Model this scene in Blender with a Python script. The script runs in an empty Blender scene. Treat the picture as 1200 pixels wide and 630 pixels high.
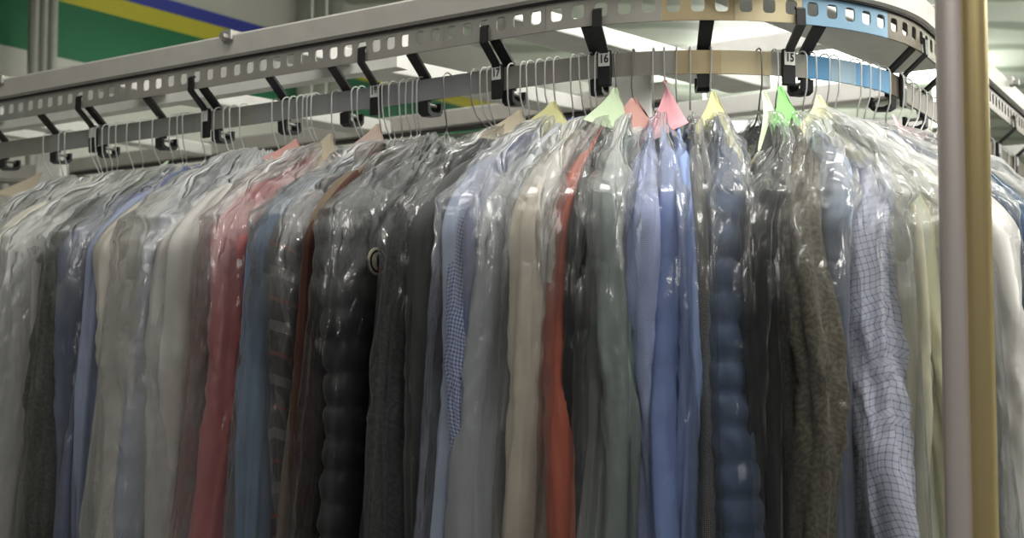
import bpy, math, random
import numpy as np
from mathutils import Vector, Matrix, noise
R_ = math.radians
sc = bpy.context.scene
COL = sc.collection

# ------------------------------------------------------------------ camera, world, lights, exposure
CAMZ = 1.55
PITCH = math.atan(91 / 1500)
cam_d = bpy.data.cameras.new('camera'); cam = bpy.data.objects.new('camera', cam_d); COL.objects.link(cam)
cam.location = (0, 0, CAMZ); cam.rotation_euler = (math.pi / 2 + PITCH, 0, 0)
cam_d.sensor_width = 36; cam_d.lens = 45; cam_d.clip_start = .05; cam_d.clip_end = 60
cam_d.dof.use_dof = True; cam_d.dof.focus_distance = 1.72; cam_d.dof.aperture_fstop = 6.3
sc.camera = cam
sc.view_settings.view_transform = 'Standard'; sc.view_settings.look = 'None'
sc.view_settings.gamma = 1; sc.view_settings.use_curve_mapping = False
sc.view_settings.exposure = -0.02
sc.cycles.transparent_max_bounces = 28
sc.cycles.max_bounces = 8
sc.cycles.sample_clamp_indirect = 6
w = bpy.data.worlds.new('world'); sc.world = w; w.use_nodes = True
w.node_tree.nodes['Background'].inputs[0].default_value = (.93, .96, 1, 1)
w.node_tree.nodes['Background'].inputs[1].default_value = .14

def area(name, loc, rot, sx, sy, power, color=(1, .98, .93)):
    l = bpy.data.lights.new(name, 'AREA'); l.shape = 'RECTANGLE'; l.size = sx; l.size_y = sy
    l.energy = power; l.color = color
    o = bpy.data.objects.new(name, l); COL.objects.link(o); o.location = loc; o.rotation_euler = rot
    return o
# ceiling fluorescents: (x, y, length along x, width, power)
TUBES = [(1.0, 1.4, 1.2, .6, 46), (.75, .25, 1.2, .3, 17), (-.8, 1.55, 1.2, .5, 8), (2.6, 2.5, 1.2, .3, 26), (-.2, 3.9, 1.2, .3, 10),
         (3.4, 5.0, 1.2, .3, 40), (1.6, 6.6, 1.2, .3, 30), (.5, -1.3, 1.2, .2, 10)]
CEIL = 3.0
for i, (x, y, sx, sy, p) in enumerate(TUBES):
    area('fluorescent_lamp', (x, y, CEIL - (.075 if y < 2 else .33)), (0, 0, 0), sx, sy, p)
    if y > 2: area('added_uplight', (x, y, CEIL - .24), (math.pi, 0, 0), sx, sy, p * 1.8, (.97, 1, .92))  # added lamps facing up, only to brighten the ceiling

# ------------------------------------------------------------------ helpers
def tag(o, label=None, cat=None, group=None, kind=None):
    if label: o['label'] = label
    if cat: o['category'] = cat
    if group: o['group'] = group
    if kind: o['kind'] = kind
    return o

def mesh_obj(name, verts, faces, mat=None, parent=None, smooth=False, uv=None):
    me = bpy.data.meshes.new(name)
    me.from_pydata([tuple(v) for v in verts], [], faces)
    if smooth: me.polygons.foreach_set('use_smooth', [True] * len(me.polygons))
    if uv is not None:
        lay = me.uv_layers.new(name='UVMap')
        idx = np.zeros(len(me.loops), dtype=np.int32); me.loops.foreach_get('vertex_index', idx)
        lay.data.foreach_set('uv', np.asarray(uv, dtype=np.float32)[idx].ravel())
    me.validate(); me.update()
    o = bpy.data.objects.new(name, me); COL.objects.link(o)
    if mat: me.materials.append(mat)
    if parent: o.parent = parent; o.matrix_parent_inverse = parent.matrix_basis.inverted()
    return o

def empty(name, loc=(0, 0, 0)):
    o = bpy.data.objects.new(name, None); COL.objects.link(o); o.location = loc; o.empty_display_size = .05
    return o

class MB:
    def __init__(s): s.v = []; s.f = []
    def add(s, v, f):
        b = len(s.v); s.v += [tuple(p) for p in v]; s.f += [tuple(i + b for i in q) for q in f]
    def box(s, x0, x1, y0, y1, z0, z1, M=None):
        P = [Vector((x, y, z)) for z in (z0, z1) for y in (y0, y1) for x in (x0, x1)]
        if M is not None: P = [M @ p for p in P]
        s.add(P, [(0, 2, 3, 1), (4, 5, 7, 6), (0, 1, 5, 4), (2, 6, 7, 3), (0, 4, 6, 2), (1, 3, 7, 5)])
    def tube(s, pts, r, n=8, cap=True):
        pts = [Vector(p) for p in pts]; b = len(s.v); prev = None
        for i, p in enumerate(pts):
            t = (pts[min(i + 1, len(pts) - 1)] - pts[max(i - 1, 0)]).normalized()
            if prev is None:
                a = t.orthogonal().normalized()
            else:
                a = (prev - t * prev.dot(t)); a = a.normalized() if a.length > 1e-6 else t.orthogonal().normalized()
            prev = a; c = t.cross(a)
            rr = r[i] if isinstance(r, (list, tuple)) else r
            for k in range(n):
                an = 2 * math.pi * k / n
                s.v.append(tuple(p + (a * math.cos(an) + c * math.sin(an)) * rr))
        for i in range(len(pts) - 1):
            for k in range(n):
                k2 = (k + 1) % n
                s.f.append((b + i * n + k, b + i * n + k2, b + (i + 1) * n + k2, b + (i + 1) * n + k))
        if cap:
            s.f.append(tuple(b + k for k in range(n))[::-1]); m = b + (len(pts) - 1) * n
            s.f.append(tuple(m + k for k in range(n)))
    def build(s, name, mat, parent=None, smooth=False, bevel=0):
        o = mesh_obj(name, s.v, s.f, mat, parent, smooth)
        if bevel:
            m = o.modifiers.new('bevel', 'BEVEL'); m.width = bevel; m.segments = 2; m.limit_method = 'ANGLE'
        return o

# ------------------------------------------------------------------ materials
def nmat(name):
    m = bpy.data.materials.new(name); m.use_nodes = True; nt = m.node_tree
    return m, nt, nt.nodes['Principled BSDF'], nt.nodes, nt.links

def flat(name, col, rough=.6, metal=0., noise_amt=.05, nscale=30, bump=0.):
    m, nt, b, N, L = nmat(name)
    b.inputs['Roughness'].default_value = rough; b.inputs['Metallic'].default_value = metal
    tc = N.new('ShaderNodeTexCoord'); nz = N.new('ShaderNodeTexNoise'); nz.inputs['Scale'].default_value = nscale
    nz.inputs['Detail'].default_value = 5
    L.new(tc.outputs['Object'], nz.inputs['Vector'])
    mr = N.new('ShaderNodeMapRange'); mr.inputs[1].default_value = .3; mr.inputs[2].default_value = .7
    mr.inputs[3].default_value = 1 - noise_amt; mr.inputs[4].default_value = 1 + noise_amt
    L.new(nz.outputs['Fac'], mr.inputs[0])
    mx = N.new('ShaderNodeMix'); mx.data_type = 'RGBA'; mx.blend_type = 'MULTIPLY'; mx.inputs[0].default_value = 1
    mx.inputs[6].default_value = (*col, 1); L.new(mr.outputs[0], mx.inputs[7]); L.new(mx.outputs[2], b.inputs['Base Color'])
    if bump:
        bp = N.new('ShaderNodeBump'); bp.inputs['Strength'].default_value = bump; bp.inputs['Distance'].default_value = .002
        L.new(nz.outputs['Fac'], bp.inputs['Height']); L.new(bp.outputs[0], b.inputs['Normal'])
    return m

def math_node(nt, op, a, b=None, c=None):
    n = nt.nodes.new('ShaderNodeMath'); n.operation = op
    for i, v in enumerate((a, b, c)):
        if v is None: continue
        if isinstance(v, (int, float)): n.inputs[i].default_value = v
        else: nt.links.new(v, n.inputs[i])
    return n.outputs[0]

def mixc(nt, fac, a, b):
    n = nt.nodes.new('ShaderNodeMix'); n.data_type = 'RGBA'
    if isinstance(fac, (int, float)): n.inputs[0].default_value = fac
    else: nt.links.new(fac, n.inputs[0])
    for i, v in ((6, a), (7, b)):
        if isinstance(v, tuple): n.inputs[i].default_value = (*v, 1) if len(v) == 3 else v
        else: nt.links.new(v, n.inputs[i])
    return n.outputs[2]

def fabric(name, col, pattern='plain', col2=None, pitch=.006, line=.2, rough=.85, weave=.25, col3=None, sheen=.15):
    m, nt, b, N, L = nmat(name)
    b.inputs['Roughness'].default_value = rough
    b.inputs['Specular IOR Level'].default_value = .25
    b.inputs['Sheen Weight'].default_value = sheen
    uv = N.new('ShaderNodeUVMap'); uv.uv_map = 'UVMap'
    sp = N.new('ShaderNodeSeparateXYZ'); L.new(uv.outputs[0], sp.inputs[0])
    nz = N.new('ShaderNodeTexNoise'); nz.inputs['Scale'].default_value = 300; nz.inputs['Detail'].default_value = 3
    L.new(uv.outputs[0], nz.inputs['Vector'])
    nl = N.new('ShaderNodeTexNoise'); nl.inputs['Scale'].default_value = 9; L.new(uv.outputs[0], nl.inputs['Vector'])
    def stripe(o, p, wd):
        f = math_node(nt, 'FRACT', math_node(nt, 'DIVIDE', o, p))
        return math_node(nt, 'LESS_THAN', f, wd)
    base = col
    if pattern == 'check':
        a = stripe(sp.outputs[0], pitch, line); c = stripe(sp.outputs[1], pitch, line)
        base = mixc(nt, math_node(nt, 'MULTIPLY', math_node(nt, 'ADD', a, c), .5), col, col2)
        base = mixc(nt, math_node(nt, 'MINIMUM', math_node(nt, 'ADD', a, c), 1), col, base)
    elif pattern == 'stripe':
        base = mixc(nt, stripe(sp.outputs[0], pitch, line), col, col2)
    elif pattern == 'plaid':
        a = stripe(sp.outputs[1], pitch, line); c = stripe(sp.outputs[0], pitch * .8, line)
        d = stripe(math_node(nt, 'ADD', sp.outputs[1], pitch * .45), pitch, line * .35)
        base = mixc(nt, math_node(nt, 'MULTIPLY', a, .7), col, col2)
        base = mixc(nt, math_node(nt, 'MULTIPLY', c, .45), base, col2)
        base = mixc(nt, math_node(nt, 'MULTIPLY', d, .6), base, col3 or col2)
    elif pattern == 'tweed':
        vo = N.new('ShaderNodeTexNoise'); vo.inputs['Scale'].default_value = 180; vo.inputs['Detail'].default_value = 6
        L.new(uv.outputs[0], vo.inputs['Vector'])
        r = N.new('ShaderNodeMapRange'); r.inputs[1].default_value = .4; r.inputs[2].default_value = .62
        L.new(vo.outputs['Fac'], r.inputs[0]); base = mixc(nt, r.outputs[0], col, col2)
    elif pattern == 'twill':
        d = math_node(nt, 'ADD', sp.outputs[0], sp.outputs[1])
        a = stripe(d, pitch, line); e = stripe(math_node(nt, 'SUBTRACT', sp.outputs[0], sp.outputs[1]), pitch, line)
        base = mixc(nt, math_node(nt, 'ABSOLUTE', math_node(nt, 'SUBTRACT', a, e)), col, col2)
    mr = N.new('ShaderNodeMapRange'); mr.inputs[1].default_value = .35; mr.inputs[2].default_value = .65
    mr.inputs[3].default_value = .93; mr.inputs[4].default_value = 1.06; L.new(nl.outputs['Fac'], mr.inputs[0])
    mx = N.new('ShaderNodeMix'); mx.data_type = 'RGBA'; mx.blend_type = 'MULTIPLY'; mx.inputs[0].default_value = 1
    if isinstance(base, tuple): mx.inputs[6].default_value = (*base, 1)
    else: L.new(base, mx.inputs[6])
    L.new(mr.outputs[0], mx.inputs[7]); L.new(mx.outputs[2], b.inputs['Base Color'])
    bp = N.new('ShaderNodeBump'); bp.inputs['Strength'].default_value = weave; bp.inputs['Distance'].default_value = .001
    L.new(nz.outputs['Fac'], bp.inputs['Height']); L.new(bp.outputs[0], b.inputs['Normal'])
    return m

def film(name, milk=.12, top_milk=.3, tint=(.95, .96, .95), gloss=.17):
    """thin clear plastic; cloudier where it is bunched near the hanger (attribute 'bunch')"""
    m = bpy.data.materials.new(name); m.use_nodes = True; nt = m.node_tree; N, L = nt.nodes, nt.links
    N.remove(N['Principled BSDF']); out = N['Material Output']
    tr = N.new('ShaderNodeBsdfTransparent'); tr.inputs[0].default_value = (.985, .985, .985, 1)
    df = N.new('ShaderNodeBsdfDiffuse'); df.inputs[0].default_value = (*tint, 1)
    tl = N.new('ShaderNodeBsdfTranslucent'); tl.inputs[0].default_value = (*tint, 1)
    gl = N.new('ShaderNodeBsdfGlossy'); gl.inputs['Roughness'].default_value = gloss
    uv = N.new('ShaderNodeUVMap'); uv.uv_map = 'UVMap'
    n1 = N.new('ShaderNodeTexNoise'); n1.inputs['Scale'].default_value = 22; n1.inputs['Detail'].default_value = 4
    n1.inputs['Distortion'].default_value = 1.2
    mp = N.new('ShaderNodeMapping'); mp.inputs['Scale'].default_value = (1, .28, 1); L.new(uv.outputs[0], mp.inputs[0])
    L.new(mp.outputs[0], n1.inputs['Vector'])
    v1 = N.new('ShaderNodeTexVoronoi'); v1.feature = 'DISTANCE_TO_EDGE'; v1.inputs['Scale'].default_value = 26
    mp2 = N.new('ShaderNodeMapping'); mp2.inputs['Scale'].default_value = (1, .45, 1); mp2.inputs['Rotation'].default_value = (0, 0, .5)
    dist = N.new('ShaderNodeTexNoise'); dist.inputs['Scale'].default_value = 12; L.new(uv.outputs[0], dist.inputs['Vector'])
    va = N.new('ShaderNodeVectorMath'); va.operation = 'MULTIPLY_ADD'; L.new(dist.outputs['Color'], va.inputs[0])
    va.inputs[1].default_value = (.09, .09, 0); L.new(uv.outputs[0], va.inputs[2])
    L.new(va.outputs[0], mp2.inputs[0]); L.new(mp2.outputs[0], v1.inputs['Vector'])
    at = N.new('ShaderNodeAttribute'); at.attribute_name = 'bunch'
    ridge = math_node(nt, 'SUBTRACT', 1, math_node(nt, 'ABSOLUTE', math_node(nt, 'MULTIPLY_ADD', n1.outputs['Fac'], 4, -2)))
    vs = math_node(nt, 'MINIMUM', math_node(nt, 'MULTIPLY', v1.outputs['Distance'], 6), 1)
    hgt = math_node(nt, 'ADD', math_node(nt, 'MULTIPLY', ridge, .35),
                    math_node(nt, 'MULTIPLY', vs, math_node(nt, 'MULTIPLY_ADD', at.outputs['Fac'], .8, .2)))
    ge = N.new('ShaderNodeNewGeometry'); acc = ge.outputs['Normal']
    for sc_, sy_, rot, kt, kb in ((20, .45, .5, 1.5, .26), (52, .5, -.6, 1.0, .12)):
        vo = N.new('ShaderNodeTexVoronoi'); vo.inputs['Scale'].default_value = sc_
        mq = N.new('ShaderNodeMapping'); mq.inputs['Scale'].default_value = (1, sy_, 1); mq.inputs['Rotation'].default_value = (0, 0, rot)
        L.new(va.outputs[0], mq.inputs[0]); L.new(mq.outputs[0], vo.inputs['Vector'])
        sb = N.new('ShaderNodeVectorMath'); sb.operation = 'SUBTRACT'; L.new(vo.outputs['Color'], sb.inputs[0]); sb.inputs[1].default_value = (.5, .5, .5)
        scn = N.new('ShaderNodeVectorMath'); scn.operation = 'SCALE'; L.new(sb.outputs[0], scn.inputs[0])
        L.new(math_node(nt, 'MULTIPLY_ADD', at.outputs['Fac'], kt, kb), scn.inputs['Scale'])
        ad = N.new('ShaderNodeVectorMath'); ad.operation = 'ADD'; L.new(acc, ad.inputs[0]); L.new(scn.outputs[0], ad.inputs[1]); acc = ad.outputs[0]
    nrm = N.new('ShaderNodeVectorMath'); nrm.operation = 'NORMALIZE'; L.new(acc, nrm.inputs[0])
    bp = N.new('ShaderNodeBump'); bp.inputs['Strength'].default_value = .6; bp.inputs['Distance'].default_value = .006
    L.new(hgt, bp.inputs['Height']); L.new(nrm.outputs[0], bp.inputs['Normal'])
    for s_ in (gl, df): L.new(bp.outputs[0], s_.inputs['Normal'])
    m1 = N.new('ShaderNodeMixShader'); m1.inputs[0].default_value = .4; L.new(df.outputs[0], m1.inputs[1]); L.new(tl.outputs[0], m1.inputs[2])
    dens = math_node(nt, 'MULTIPLY_ADD', at.outputs['Fac'], top_milk, milk)
    cl = N.new('ShaderNodeTexNoise'); cl.inputs['Scale'].default_value = 7; cl.inputs['Detail'].default_value = 5
    L.new(mp.outputs[0], cl.inputs['Vector'])
    dens = math_node(nt, 'MULTIPLY', dens, math_node(nt, 'MULTIPLY_ADD', cl.outputs['Fac'], 2.4, -.2)); 
    dens = math_node(nt, 'MAXIMUM', dens, .01)
    m2 = N.new('ShaderNodeMixShader'); L.new(dens, m2.inputs[0]); L.new(tr.outputs[0], m2.inputs[1]); L.new(m1.outputs[0], m2.inputs[2])
    fr = N.new('ShaderNodeFresnel'); fr.inputs[0].default_value = 1.45; L.new(bp.outputs[0], fr.inputs['Normal'])
    fr2 = math_node(nt, 'MINIMUM', math_node(nt, 'MULTIPLY_ADD', fr.outputs[0], 1.1, .0), .5)
    m3 = N.new('ShaderNodeMixShader'); L.new(fr2, m3.inputs[0]); L.new(m2.outputs[0], m3.inputs[1]); L.new(gl.outputs[0], m3.inputs[2])
    L.new(m3.outputs[0], out.inputs[0])
    return m

BLACK = flat('black_plastic', (.012, .012, .013), .45)
WHITE_P = flat('white_enamel', (.78, .77, .73), .5)
BEAM = flat('cream_enamel', (.52, .50, .455), .45)
DARK = flat('gap_shade_dark', (.025, .022, .02), .6)  # near-black tone standing in for shade in the beam gap
WIRE = flat('white_coated_wire', (.62, .62, .60), .35, .1)
WIRE2 = flat('bare_steel_wire', (.33, .32, .30), .35, .8)
STEEL = flat('zinc_steel', (.42, .41, .38), .42, .55)

# ------------------------------------------------------------------ conveyor path (lower rail)
CX, CY, RAD = .269, 2.139, .381
PHA, PHB = -math.atan2(.563, .826), R_(59)
SA, SB = RAD * PHA, RAD * PHB
def path(s):
    """point, tangent (towards +s), outward normal at arc length s; s=0 is the nearest point of the bend"""
    ph = PHA if s < SA else PHB if s > SB else s / RAD
    n = (math.sin(ph), -math.cos(ph)); t = (math.cos(ph), math.sin(ph))
    d = s - (SA if s < SA else SB if s > SB else s)
    return (CX + RAD * n[0] + t[0] * d, CY + RAD * n[1] + t[1] * d), t, n
def W(s, u, z):
    p, t, n = path(s); return (p[0] + n[0] * u, p[1] + n[1] * u, z)
CP, SP = math.cos(PITCH), math.sin(PITCH)
def proj(P):
    dz = P[2] - CAMZ; dep = P[1] * CP + dz * SP; up = -P[1] * SP + dz * CP
    return 600 + 1500 * P[0] / dep, 315 - 1500 * up / dep
def solve_s(px, u, z, lo=-2.2, hi=1.6):
    for _ in range(50):
        m = (lo + hi) / 2
        if proj(W(m, u, z))[0] < px: lo = m
        else: hi = m
    return (lo + hi) / 2

Z_LO0, Z_LO1 = 1.928, 1.961
UOFF = .035
Z_UP0, Z_UP1 = 1.9945, 2.0335

def sweep(ss, prof, wf=W, closed=True):
    """prof: list of (u, z); swept along arc lengths ss"""
    v, f = [], []; n = len(prof)
    for s in ss:
        v += [wf(s, u, z) for u, z in prof]
    for i in range(len(ss) - 1):
        for k in range(n if closed else n - 1):
            k2 = (k + 1) % n
            f.append((i * n + k, (i + 1) * n + k, (i + 1) * n + k2, i * n + k2))
    if closed:
        f.append(tuple(range(n))); f.append(tuple(range((len(ss) - 1) * n, len(ss) * n))[::-1])
    return v, f
def lin(a, b, step):
    n = max(1, int(math.ceil((b - a) / step))); return [a + (b - a) * i / n for i in range(n + 1)]
def rect(u0, u1, z0, z1): return [(u0, z0), (u1, z0), (u1, z1), (u0, z1)]

def slotted(mb, s0, s1, z0, z1, u, wf, pitch=.031):
    th = .0025; zs0, zs1 = z0 + .0118, z0 + .0318; sw = .0165; rc = .005
    cells = max(1, round((s1 - s0) / pitch)); pit = (s1 - s0) / cells
    for c in range(cells):
        a, b = s0 + c * pit, s0 + (c + 1) * pit; m = (a + b) / 2
        hole, outer = [], []
        for qx, qz, a0 in ((1, -1, -90), (1, 1, 0), (-1, 1, 90), (-1, -1, 180)):
            for k in range(4):
                an = R_(a0 + 30 * k)
                hole.append((m + qx * (sw / 2 - rc) + rc * math.cos(an), (zs0 + rc if qz < 0 else zs1 - rc) + rc * math.sin(an)))
            cxx = b if qx > 0 else a; czz = z0 if qz < 0 else z1
            hx, hz = hole[-4:][0], hole[-4:][3]
            o4 = []
            for k, (px_, pz_) in enumerate(hole[-4:]):
                if k == 0: o4.append((px_, czz) if a0 in (-90, 90) else (cxx, pz_))
                elif k == 3: o4.append((cxx, pz_) if a0 in (-90, 90) else (px_, czz))
                else: o4.append((cxx, czz))
            outer += o4
        n = 16; vs = []
        for uu in (u + th / 2, u - th / 2):
            vs += [wf(x, uu, z) for x, z in outer] + [wf(x, uu, z) for x, z in hole]
        fs = []
        for k in range(n):
            k2 = (k + 1) % n
            fs.append((k, k2, n + k2, n + k)); fs.append((2 * n + k, 3 * n + k, 3 * n + k2, 2 * n + k2))
            fs.append((n + k, n + k2, 3 * n + k2, 3 * n + k))
        fs.append((0, 2 * n, 2 * n + 15, 15))
        fs.append((7, 8, 2 * n + 8, 2 * n + 7))
        mb.add(vs, fs)

# ------------------------------------------------------------------ room
nB = (.83, -.56); dB = (.56, .83)
m, nt, b, N, L = nmat('striped_wall_paint')
b.inputs['Roughness'].default_value = .7
ge = N.new('ShaderNodeNewGeometry'); sp = N.new('ShaderNodeSeparateXYZ'); L.new(ge.outputs['Position'], sp.inputs[0])
cr = N.new('ShaderNodeValToRGB'); cr.color_ramp.interpolation = 'CONSTANT'
L.new(math_node(nt, 'DIVIDE', sp.outputs[2], 4), cr.inputs[0])
E = cr.color_ramp.elements; E[0].position = 0; E[0].color = (.50, .49, .45, 1)
E[1].position = 2.50 / 4; E[1].color = (.012, .135, .06, 1)
for z, c in ((2.683, (.50, .43, .035)), (2.735, (.035, .045, .32)), (2.785, (.46, .44, .41))):
    e = E.new(z / 4); e.color = (*c, 1)
L.new(cr.outputs[0], b.inputs['Base Color'])
WALLM = m
def wall(name, p, q, z0, z1, mat, th=.1):
    d = Vector((q[0] - p[0], q[1] - p[1], 0)); ln = d.length; d.normalize(); nn = Vector((-d.y, d.x, 0)) * th
    a = Vector((p[0], p[1], 0)); e = Vector((q[0], q[1], 0)); mb = MB()
    P = [a, e, e + nn, a + nn]; v = [(x.x, x.y, z0) for x in P] + [(x.x, x.y, z1) for x in P]
    mb.add(v, [(3, 2, 1, 0), (4, 5, 6, 7), (0, 1, 5, 4), (1, 2, 6, 5), (2, 3, 7, 6), (3, 0, 4, 7)])
    return tag(mb.build(name, mat), kind='structure')
w0 = (-1.6 - .56 * 5.5, 4 - .83 * 5.5); w1 = (-1.6 + .56 * 6.5, 4 + .83 * 6.5)
wall('wall_left', w0, w1, 0, CEIL, WALLM)
PALEW = flat('pale_green_wall_paint', (.52, .56, .50), .7)
wall('wall_back', (w1[0] - .1, w1[1]), (7, w1[1]), 0, CEIL, PALEW)
wall('wall_right', (6.9, 9.5), (6.9, -3), 0, CEIL, PALEW)
mb = MB(); mb.box(-6, 7.2, -3, 9.7, -.1, 0); tag(mb.build('floor', flat('grey_vinyl_floor', (.22, .21, .2), .5)), kind='structure')
# ceiling of narrow reflective slats
m, nt, b, N, L = nmat('ceiling_slats')
b.inputs['Roughness'].default_value = .5
tc = N.new('ShaderNodeTexCoord'); sp = N.new('ShaderNodeSeparateXYZ'); L.new(tc.outputs['Object'], sp.inputs[0])
nz = N.new('ShaderNodeTexNoise'); nz.inputs['Scale'].default_value = 2.5; L.new(tc.outputs['Object'], nz.inputs['Vector'])
f = math_node(nt, 'FRACT', math_node(nt, 'MULTIPLY', math_node(nt, 'ADD', sp.outputs[1], math_node(nt, 'MULTIPLY', nz.outputs['Fac'], .25)), 2.2))
L.new(mixc(nt, math_node(nt, 'GREATER_THAN', f, .72), (.66, .70, .62), (.33, .37, .30)), b.inputs['Base Color'])
mb = MB(); mb.box(-6, 7.2, -3, 9.7, CEIL, CEIL + .1); tag(mb.build('ceiling', m), kind='structure')
# ceiling light fixtures around the lamps; the hanging ones are added for the uplights
FIX = flat('fixture_enamel', (.75, .75, .72), .4)
m, nt, b, N, L = nmat('glowing_tube'); b.inputs['Emission Color'].default_value = (1, .98, .93, 1); b.inputs['Emission Strength'].default_value = 3
b.inputs['Base Color'].default_value = (.9, .9, .9, 1); GLOW = m
FIXL = ['wide ceiling light directly above the bend of the conveyor', 'narrow ceiling light nearest the camera, above the aisle', 'ceiling light above the left leg of the conveyor',
        'added hanging light right of the bend, outside the frame', 'added hanging light beside the striped wall, behind the left leg', 'added hanging light farthest right, beyond the brass post',
        'added hanging light farthest back, near the back wall', 'ceiling light above the aisle behind the camera']
for i, (x, y, sx, sy, p) in enumerate(TUBES):
    r = empty('ceiling_light', (x, y, CEIL))
    tag(r, FIXL[i], 'light', 'ceiling light fixtures')
    hz = 0 if y < 2 else .25  # far fixtures dropped below the ceiling to make room for added uplights
    mb = MB(); mb.box(x - sx / 2 - .03, x + sx / 2 + .03, y - sy / 2 - .03, y + sy / 2 + .03, CEIL - hz - .05, CEIL - hz)
    if hz:
        for q in (-.5, .5): mb.tube([(x + q * sx, y, CEIL - hz), (x + q * sx, y, CEIL)], .006, 6)
    mb.build('housing', FIX, r, bevel=.006)
    mb = MB()
    for k in (-1, 1): mb.tube([(x - sx / 2, y + k * sy / 4, CEIL - hz - .06), (x + sx / 2, y + k * sy / 4, CEIL - hz - .06)], .012)
    mb.build('tube', GLOW, r, smooth=True)

# fluted metal columns against the striped wall
def wall_column(px, wpx, label, off=.12):
    ray = ((px - 600) / 1500, 1.0); kk = (nB[0] * w0[0] + nB[1] * w0[1]) + off
    Y = kk / (nB[0] * ray[0] + nB[1]); X = ray[0] * Y; wd = wpx * Y / 1500
    r = empty('metal_column', (X, Y, 0)); tag(r, label, 'column')
    mb = MB()
    for k, q in ((-.34, .17), (0, .15), (.34, .17)):
        mb.tube([(X + k * wd, Y, 0), (X + k * wd, Y, CEIL)], wd * q, 14)
    mb.build('shaft', STEEL, r, smooth=True)
    mb = MB(); mb.box(X - wd * .3, X + wd * .3, Y - .01, Y + .03, 0, CEIL); mb.build('backing_strip', WHITE_P, r)
wall_column(43, 34, 'fluted grey metal column in front of the green band at far left')
wall_column(372, 54, 'fluted grey metal column rising behind the conveyor beam, right of the blue stripe')

# ------------------------------------------------------------------ conveyor frame and track
SMIN, SMAX = -2.3, 2.2
TA = path(SA)[1]; NA = path(SA)[2]
def Wret(s, u, z):
    """return leg, parallel to the left-hand leg, s measured the same way"""
    p = W(s, u - .762, z) if s <= SA else (W(SA, u - .762, z)[0] + TA[0] * (s - SA), W(SA, u - .762, z)[1] + TA[1] * (s - SA), z)
    return p
def Wturn(s, u, z):
    """far U turn, s in 0..pi*RAD"""
    a = s / RAD; c = W(SMIN, -RAD, z); r = RAD + u
    d = (NA[0] * math.cos(a) - TA[0] * math.sin(a), NA[1] * math.cos(a) - TA[1] * math.sin(a))
    return (c[0] + d[0] * r, c[1] + d[1] * r, z)

fr = empty('conveyor_frame', W(0, 0, 0)); tag(fr, 'cream enamelled steel frame carrying the garment conveyor', 'frame')
zb0, zb1 = Z_UP1 + .003, Z_UP1 + .043
bo = UOFF - .03
prof = [(bo, zb0), (bo + .036, zb0), (bo + .04, zb0 + .004), (bo + .04, zb1 - .004), (bo + .036, zb1), (bo, zb1)]
v, f = sweep(lin(SMIN, SMAX, .03), prof); mb = MB(); mb.add(v, f); mb.build('front_beam', BEAM, fr)
v, f = sweep(lin(SMIN, -.42, .2), [(u - .01, z + .004) for u, z in prof], Wret); mb = MB(); mb.add(v, f); mb.build('return_beam', BEAM, fr)
v, f = sweep(lin(0, math.pi * RAD, .03), prof, Wturn); mb = MB(); mb.add(v, f); mb.build('end_beam', BEAM, fr)
v, f = sweep(lin(SMIN, SMAX, .03), rect(bo + .002, bo + .035, Z_UP1 + .0004, zb0 - .0001)); mb = MB(); mb.add(v, f); mb.build('gap_shade_strip', DARK, fr)  # dark strip put in for the shadowed gap under the beam
v, f = sweep(lin(SMIN, -.42, .2), rect(bo, bo + .03, Z_UP1 + .001, zb0 + .003), Wret); mb = MB(); mb.add(v, f); mb.build('gap_shade_strip', DARK, fr)  # same painted gap shade below the return beam
v, f = sweep(lin(SMIN, solve_s(405, 0, 2.0), .1), rect(-.16, -.13, 2.025, 2.092)); mb = MB(); mb.add(v, f); mb.build('inner_beam', WHITE_P, fr)
# cross members between the front leg and the return leg
for s, wv, sk in ((-1.75, .05, .0), (-1.25, .07, .12), (-.78, .075, .18), (-.36, .085, .16), (.02, .11, .10)):
    mb = MB()
    v = []
    for u, ds in ((.0, 0), (-.74, -0)):
        for q in (-wv / 2, wv / 2):
            for z in (zb0 + .004, zb0 + .034):
                q2 = W(min(s, SA), 0, 0)
                base = W(min(s, SA), u, z)
                d = (s - min(s, SA)) + q + sk * (-u)
                v.append((base[0] + TA[0] * d, base[1] + TA[1] * d, z))
    mb.add(v, [(0, 1, 3, 2), (4, 6, 7, 5), (0, 4, 5, 1), (2, 3, 7, 6), (0, 2, 6, 4), (1, 5, 7, 3)])
    mb.build('cross_member', WHITE_P, fr, bevel=.003)
# inner parallel beams seen below the bend
def pbeam(x0, x1, y0, y1, ya, yb, name, Z):
    """box beam parallel to the left leg, through depth Z at its px centre"""
    xm = (x0 + x1) / 2; kk = NA[0] * (xm - 600) / 1500 * Z + NA[1] * Z
    ends = []
    for px in (x0, x1):
        r = (px - 600) / 1500; Y = kk / (NA[0] * r + NA[1]); ends.append((r * Y, Y))
    h0 = CAMZ + (406 - yb) * Z / 1500; h1 = CAMZ + (406 - ya) * Z / 1500
    mb = MB(); v = []
    for (X, Y) in ends:
        for dd in (0, .045):
            for z in (h0, h1): v.append((X - NA[0] * dd, Y - NA[1] * dd, z))
    mb.add(v, [(0, 1, 3, 2), (4, 6, 7, 5), (0, 4, 5, 1), (2, 3, 7, 6), (0, 2, 6, 4), (1, 5, 7, 3)])
    mb.build(name, WHITE_P, fr, bevel=.003)
pbeam(780, 1090, 0, 0, 150, 168, 'inner_beam', 2.85)
pbeam(735, 1060, 0, 0, 105, 127, 'inner_beam', 2.6)
pbeam(730, 1100, 0, 0, 34, 56, 'inner_beam', 2.35)
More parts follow.
